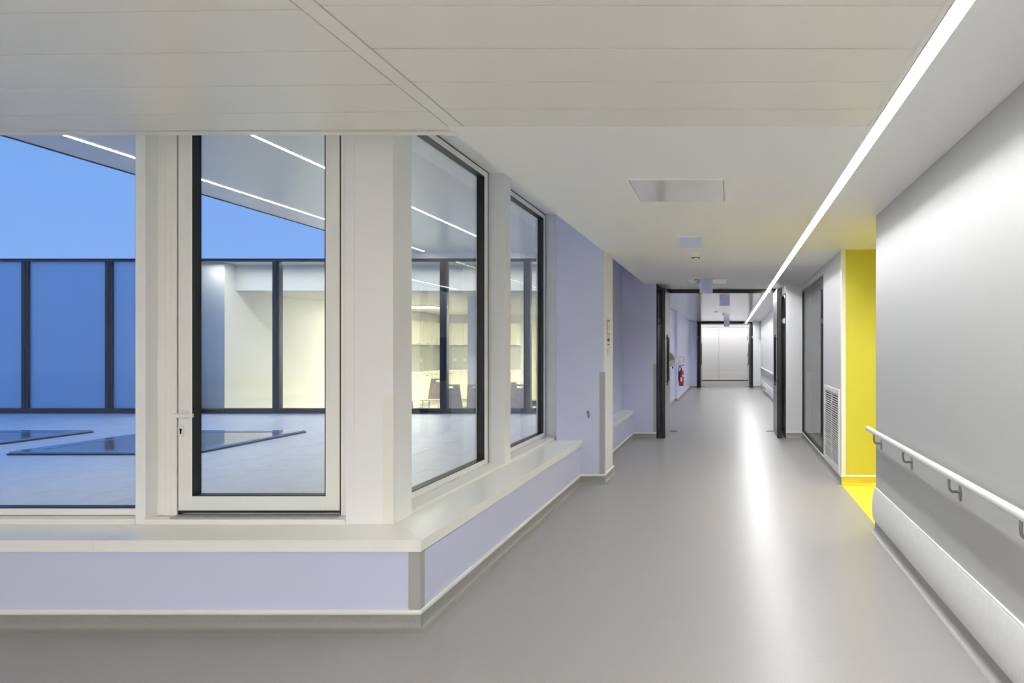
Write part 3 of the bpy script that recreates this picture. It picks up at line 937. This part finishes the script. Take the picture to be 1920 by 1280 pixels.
# ------------------------------------------------------------------ terrace
ter = root('terrace', (-8, 8, TZ), label='pale stone paved roof terrace outside the windows', kind='structure')
ob('bed', MB().box(-16.0, -2.3, 4.45, 12.1, 0.0, TZ - 0.03), 'under', ter)
pav = None
tw, tl, gp = 0.517, 1.03, 0.003
ny = 8
x = -2.32
ix = 0
while x - tw > -16.0:
    for k in range(ny):
        yy = 4.46 + k * 0.95 - (0.0 if ix % 2 == 0 else 0.0)
        if pav is None:
            pav = ob('paver', MB().box(gp, tw - gp, gp, 0.95 - gp, -0.03, 0.0), 'paver', ter, local=True, bevel=0.0015)
            c = pav
        else:
            c = pav.copy()
            COL.objects.link(c)
            c.parent = ter
        c.location = (x - tw + 8, yy - 8, random.uniform(-0.0008, 0.0008))
    x -= tw
    ix += 1


def skylight(x0, x1, y0, y1, label):
    r = root('skylight', ((x0 + x1) / 2, (y0 + y1) / 2, TZ), label, 'skylight', 'flush terrace skylights')
    z0 = TZ + 0.002
    w_ = 0.16
    mb = MB().box(x0, x1, y0, y0 + w_, z0, z0 + 0.035).box(x0, x1, y1 - w_, y1, z0, z0 + 0.035).box(x0, x0 + w_, y0 + w_, y1 - w_, z0, z0 + 0.035).box(x1 - w_, x1, y0 + w_, y1 - w_, z0, z0 + 0.035)
    ob('kerb', mb, 'skylight_frame', r, bevel=0.002)
    ob('gasket', MB().box(x0 - 0.012, x1 + 0.012, y0 - 0.012, y1 + 0.012, TZ + 0.0005, z0 + 0.016), 'black', r)
    ob('pane', MB().box(x0 + w_, x1 - w_, y0 + w_, y1 - w_, z0 + 0.016, z0 + 0.028), 'skylight', r)
    return r


skylight(-7.66, -5.72, 7.27, 9.23, 'square glass skylight in the terrace seen through the door and left window')
skylight(-10.5, -8.60, 7.27, 9.23, 'square glass skylight cut by the left edge of the frame')

# canopy over the terrace
can = root('canopy_roof', (-4, 8, 3.3), label='pale canopy soffit over the terrace', kind='structure')
ob('soffit', MB().box(-5.745, -2.3, 4.45, 12.3, 3.30, 3.45), 'soffit', can)
ob('edge_profile', MB().box(-5.765, -5.746, 4.45, 12.3, 3.292, 3.46), 'alu_dark', can)
ob('fascia', MB().box(-5.745, -2.3, 12.0, 12.1, 3.2005, 3.2995), 'soffit', can)
light_line('terrace_light', -5.275, -5.235, 4.6, 11.8, 3.296, 'led_out', 'outer light line under the terrace canopy near its edge', t=0.003, segs=6, frame='alu_dark')
light_line('terrace_light', -3.785, -3.748, 4.6, 11.8, 3.296, 'led_out', 'inner light line under the terrace canopy near the windows', t=0.003, segs=6, frame='alu_dark')

# facade across the terrace
fa = root('window_5', (-8, 12, TZ), label='dark framed glazed facade across the terrace', kind='structure')
pitch = 157.0 / 1280 * 12
xc = [(517 - 1365) / 1280 * 12 + pitch * k for k in range(-5, 4)]
xl, xr = xc[0] - pitch, -2.31
ob('top_rail', MB().box(xl, xr, 12.0, 12.1, 3.15, 3.20), 'alu_dark', fa, bevel=0.003)
ob('bottom_rail', MB().box(xl, xr, 11.98, 12.1, TZ - 0.02, 0.515).box(xl, xr, 12.0, 12.1, 0.515, 0.565), 'alu_dark', fa, bevel=0.003)
mmb = MB().box(-0.06, 0.06, 0, 0.1, 0, 2.585).box(-0.015, 0.015, -0.012, 0, 0, 2.585)
first = None
for x in xc:
    if first is None:
        first = ob('mullion', mmb, 'alu_dark', fa, local=True)
        c = first
    else:
        c = first.copy()
        COL.objects.link(c)
        c.parent = fa
    c.location = (x + 8, 0.0, 0.565 - TZ)
ed = [xl] + xc + [xr + 0.06]
for a, b in zip(ed[:-1], ed[1:]):
    fr = b < -9.2
    if b - a < 0.2:
        continue
    ob('pane', MB().box(a + 0.06, b - 0.06, 12.04, 12.05, 0.565, 3.15), 'glass_frost' if fr else 'glass_far', fa)
ob('ground', MB().box(-60, -9.35, 12.1, 80, -0.2, -0.05).box(-60, -16.0, -20, 12.1, -0.2, -0.05), 'ground', label='gravel ground beyond the terrace', **ST)

# ------------------------------------------------------------------ kitchen behind the facade
KX, KY, KZ = -9.1, 21.4, 2.69
ob('floor_kitchen', MB().box(-9.4, -2.3, 12.1, 21.6, -0.06, 0.0), 'kfloor', label='pale floor of the kitchen across the terrace', **ST)
ob('wall_kitchen_side', MB().box(-9.62, KX, 12.34, 21.6, 0, 3.16), 'kitchen_wall', label='cream side wall of the kitchen across the terrace', **ST)
ob('wall_kitchen', MB().box(KX, -2.3, KY, 21.6, 0, 3.16), 'kitchen_wall', label='cream walls of the kitchen across the terrace', **ST)
ob('ceiling_kitchen', MB().box(KX, -2.3, 12.7, KY, KZ, 2.75).box(KX, -2.3, 12.64, 12.7, KZ, 3.2), 'kitchen_wall', label='kitchen ceiling with a front bulkhead', **ST)
ob('roof_kitchen', MB().box(-9.62, -2.3, 12.1, 21.6, 3.17, 3.2), 'kitchen_wall', label='flat roof of the kitchen', **ST)
ob('column_kitchen', MB().box(-5.34, -4.90, 14.0, 14.45, 0, KZ), 'frame2', label='white column inside the kitchen', **ST)
ob('wall_parapet', MB().box(KX, -2.3, 12.1, 12.16, 0.0, TZ), 'kitchen_wall', label='low parapet below the kitchen glazing', **ST)


def klight(x0, x1, y0, y1, label):
    r = root('kitchen_light', ((x0 + x1) / 2, (y0 + y1) / 2, KZ), label, 'light', 'kitchen ceiling lights')
    ob('diffuser', MB().box(x0, x1, y0, y1, KZ - 0.03, KZ - 0.001), 'kit_light', r)
    ob('frame', MB().box(x0 - 0.03, x1 + 0.03, y0 - 0.03, y0, KZ - 0.035, KZ).box(x0 - 0.03, x1 + 0.03, y1, y1 + 0.03, KZ - 0.035, KZ).box(x0 - 0.03, x0, y0, y1, KZ - 0.035, KZ).box(x1, x1 + 0.03, y0, y1, KZ - 0.035, KZ), 'white_plastic', r)


r = root('kitchen_light', (-5.8, 12.12, 3.16), 'added slim fill light hidden above the facade glazing', 'light', 'kitchen ceiling lights')  # added behind the top rail to brighten bulkhead, wall end and chairs
ob('diffuser', MB().box(-9.37, -2.4, 12.104, 12.14, 3.164, 3.1695), 'kit_fill', r)
ob('frame', MB().box(-9.37, -2.4, 12.1405, 12.147, 3.160, 3.1695), 'white_plastic', r)
klight(-8.9, -7.25, 16.7, 17.5, 'bright kitchen ceiling light left of the facade mullion')
klight(-4.2, -2.7, 16.5, 20.3, 'long kitchen ceiling light along the right side of the room')  # second panel added out of view to brighten the room


def cabinet(name, x0, x1, y0, y1, z0, z1, label, group, knob_z, face='y', plinth=False):
    r = root(name, ((x0 + x1) / 2, (y0 + y1) / 2, z0), label, 'cabinet', group)
    zz = z0 + (0.1 if plinth else 0)
    if plinth:
        if face == 'y':
            ob('plinth', MB().box(x0, x1, y0 + 0.06, y1, 0, zz), 'splash', r)
        else:
            ob('plinth', MB().box(x0, x1 - 0.06, y0, y1, 0, zz), 'splash', r)
    if face == 'y':
        ob('body', MB().box(x0, x1, y0 + 0.02, y1, zz, z1), 'cabinet', r)
        d = ob('door', MB().box(x0 + 0.002, x1 - 0.002, y0, y0 + 0.019, zz + 0.002, z1 - 0.002), 'cabinet', r, bevel=0.002)
        ob('handle', MB().box((x0 + x1) / 2 - 0.06, (x0 + x1) / 2 + 0.06, y0 - 0.02, y0, knob_z, knob_z + 0.012), 'steel', d)
    else:
        ob('body', MB().box(x0, x1 - 0.02, y0, y1, zz, z1), 'cabinet', r)
        d = ob('door', MB().box(x1 - 0.019, x1, y0 + 0.002, y1 - 0.002, zz + 0.002, z1 - 0.002), 'cabinet', r, bevel=0.002)
        ob('handle', MB().box(x1, x1 + 0.02, (y0 + y1) / 2 - 0.06, (y0 + y1) / 2 + 0.06, knob_z, knob_z + 0.012), 'steel', d)


ordn = ['leftmost', 'second from the left', 'third from the left', 'rightmost']
ords = ['nearest the windows', 'second from the windows', 'third from the windows', 'fourth from the windows', 'deepest in the corner']
for k in range(4):
    x0 = -8.72 + 0.555 * k
    cabinet('wall_cabinet', x0, x0 + 0.553, 21.05, KY - 0.001, 1.735, 2.40, 'cream wall cabinet on the kitchen back wall, ' + ordn[k], 'kitchen wall cabinets on the back wall', 1.76)
    cabinet('base_cabinet', x0, x0 + 0.553, 20.8, KY - 0.001, 0.0, 0.94, 'cream base cabinet on the kitchen back wall, ' + ordn[k], 'kitchen base cabinets on the back wall', 0.86, plinth=True)
for k in range(5):
    y0 = 17.9 + 0.57 * k
    cabinet('wall_cabinet', KX + 0.001, KX + 0.35, y0, y0 + 0.568, 1.735, 2.40, 'cream wall cabinet on the kitchen side wall, ' + ords[k], 'kitchen wall cabinets on the side wall', 1.76, face='x')
    cabinet('base_cabinet', KX + 0.001, KX + 0.58, y0, y0 + 0.568, 0.0, 0.94, 'cream base cabinet on the kitchen side wall, ' + ords[k], 'kitchen base cabinets on the side wall', 0.86, face='x', plinth=True)
ob('worktop', MB().prism([(KX + 0.001, 17.88), (KX + 0.62, 17.88), (KX + 0.62, 20.77), (-6.49, 20.77), (-6.49, KY - 0.001), (KX + 0.001, KY - 0.001)], 0.941, 0.98), 'counter', label='white L shaped kitchen worktop', cat='worktop', bevel=0.003)
ob('splashback', MB().box(KX + 0.001, KX + 0.012, 17.88, KY - 0.001, 0.981, 1.734), 'splash', label='grey green splashback on the kitchen side wall', cat='splashback')
ob('splashback', MB().box(KX + 0.013, -6.49, KY - 0.012, KY - 0.001, 0.981, 1.734), 'splash', label='grey green splashback on the kitchen back wall', cat='splashback')
for k in range(3):
    y = 18.7 + 0.75 * k
    ob('wall_socket', MB().box(KX + 0.0122, KX + 0.022, y - 0.04, y + 0.04, 1.24, 1.32), 'white_plastic', label='white socket on the side splashback, ' + ('nearest the windows', 'middle of three', 'nearest the corner')[k], cat='socket', group='sockets on the side splashback', bevel=0.003)
for x in (-8.55, -8.25):
    ob('wall_socket', MB().box(x - 0.04, x + 0.04, KY - 0.022, KY - 0.0122, 1.24, 1.32), 'white_plastic', label='white socket on the back splashback, ' + ('left one' if x < -8.4 else 'right one'), cat='socket', group='sockets on the back splashback', bevel=0.003)
ob('kitchen_tap', MB().tube([(-7.0, 21.1, 0.98), (-7.0, 21.1, 1.22), (-7.0, 21.06, 1.28), (-7.0, 20.98, 1.28), (-7.0, 20.95, 1.22)], 0.016, 10), 'chrome', smooth=True, label='chrome kitchen tap on the worktop', cat='tap')
r = root('kitchen_door', (-5.6, KY, 0), 'tall yellow green door at the back of the kitchen', 'door')
ob('leaf', MB().box(-6.05, -5.1, KY - 0.03, KY - 0.001, 0.02, 2.20), 'yellow_door', r, bevel=0.003)
ob('top_panel', MB().box(-6.05, -5.1, KY - 0.03, KY - 0.001, 2.21, 2.64), 'yellow_door', r, bevel=0.003)
ob('handle', MB().box(-6.0, -5.95, KY - 0.05, KY - 0.03, 0.92, 1.10), 'steel', r)


def chair():
    r = root('dining_chair', (0, 0, 0), 'x', 'chair', 'kitchen chairs')
    th = 0.012
    def back(z, s):   # lean of the back
        return 0.20 + (z - 0.44) * 0.16
    def hw(z):
        return 0.225 - (z - 0.44) / 0.48 * 0.045
    zs = [0.44, 0.60, 0.75, 0.845, 0.885, 0.92]
    mb = MB()
    sw = 0.068
    cols = lambda z: [-hw(z), -sw, sw, hw(z)]
    idx = {}
    vs = []
    for iz, z in enumerate(zs):
        for ic, xx in enumerate(cols(z)):
            bow = 0.03 * (1 - (xx / hw(z)) ** 2)
            for side in (0, 1):
                idx[(iz, ic, side)] = len(vs)
                vs.append((xx, back(z, 0) + bow + side * th, z))
    fs = []
    nz = len(zs) - 1
    hole = (3, 1)
    for iz in range(nz):
        for ic in range(3):
            if (iz, ic) == hole:
                a = [(iz, ic), (iz, ic + 1), (iz + 1, ic + 1), (iz + 1, ic)]
                for q in range(4):
                    p, n_ = a[q], a[(q + 1) % 4]
                    fs.append((idx[(*p, 0)], idx[(*n_, 0)], idx[(*n_, 1)], idx[(*p, 1)]))
                continue
            fs.append((idx[(iz, ic, 0)], idx[(iz, ic + 1, 0)], idx[(iz + 1, ic + 1, 0)], idx[(iz + 1, ic, 0)]))
            fs.append((idx[(iz, ic, 1)], idx[(iz + 1, ic, 1)], idx[(iz + 1, ic + 1, 1)], idx[(iz, ic + 1, 1)]))
    for iz in range(nz):
        for ic, fl in ((0, 0), (3, 1)):
            q = (idx[(iz, ic, 0)], idx[(iz + 1, ic, 0)], idx[(iz + 1, ic, 1)], idx[(iz, ic, 1)])
            fs.append(q if not fl else q[::-1])
    for ic in range(3):
        fs.append((idx[(nz, ic, 0)], idx[(nz, ic + 1, 0)], idx[(nz, ic + 1, 1)], idx[(nz, ic, 1)]))
        fs.append((idx[(0, ic, 1)], idx[(0, ic + 1, 1)], idx[(0, ic + 1, 0)], idx[(0, ic, 0)]))
    mb.add(vs, fs)
    ob('backrest', mb, 'plywood', r, local=True)
    ob('seat', MB().prism([(-0.22, -0.20), (-0.20, -0.22), (0.20, -0.22), (0.22, -0.20), (0.225, 0.215), (-0.225, 0.215)], 0.435, 0.45), 'plywood', r, local=True, bevel=0.004)
    for sx in (-1, 1):
        for sy in (-1, 1):
            ob('leg', MB().tube([(sx * 0.17, sy * 0.16, 0.434), (sx * 0.21, sy * 0.21, 0.0)], 0.010, 8), 'chrome', r, local=True, smooth=True)
    return r


ch = chair()
CH = [(-6.40, 13.62, 0, 'plywood chair half hidden behind the white corner post'),
      (-6.77, 15.7, PI, 'plywood chair facing the windows, furthest back of the row'),
      (-5.43, 13.62, 0, 'plywood chair just right of the mullion in the first side window'),
      (-4.91, 13.62, 0, 'plywood chair at the right edge of the first side window'),
      (-4.60, 14.55, 0, 'plywood chair behind another at the left of the second side window'),
      (-4.06, 13.62, 0, 'plywood chair behind the mullion in the second side window'),
      (-3.52, 13.62, 0, 'plywood chair cut by the right frame of the second side window')]
for i, (x, y, a, lb) in enumerate(CH):
    if i == 0:
        ch.location = (x, y, 0)
        ch.rotation_euler = (0, 0, 0)
        ch['label'] = lb
        # backs towards the viewer: turn the chair so its back faces -y
        ch.rotation_euler = (0, 0, PI + a)
    else:
        dup(ch, (x, y, 0), PI + a, lb)
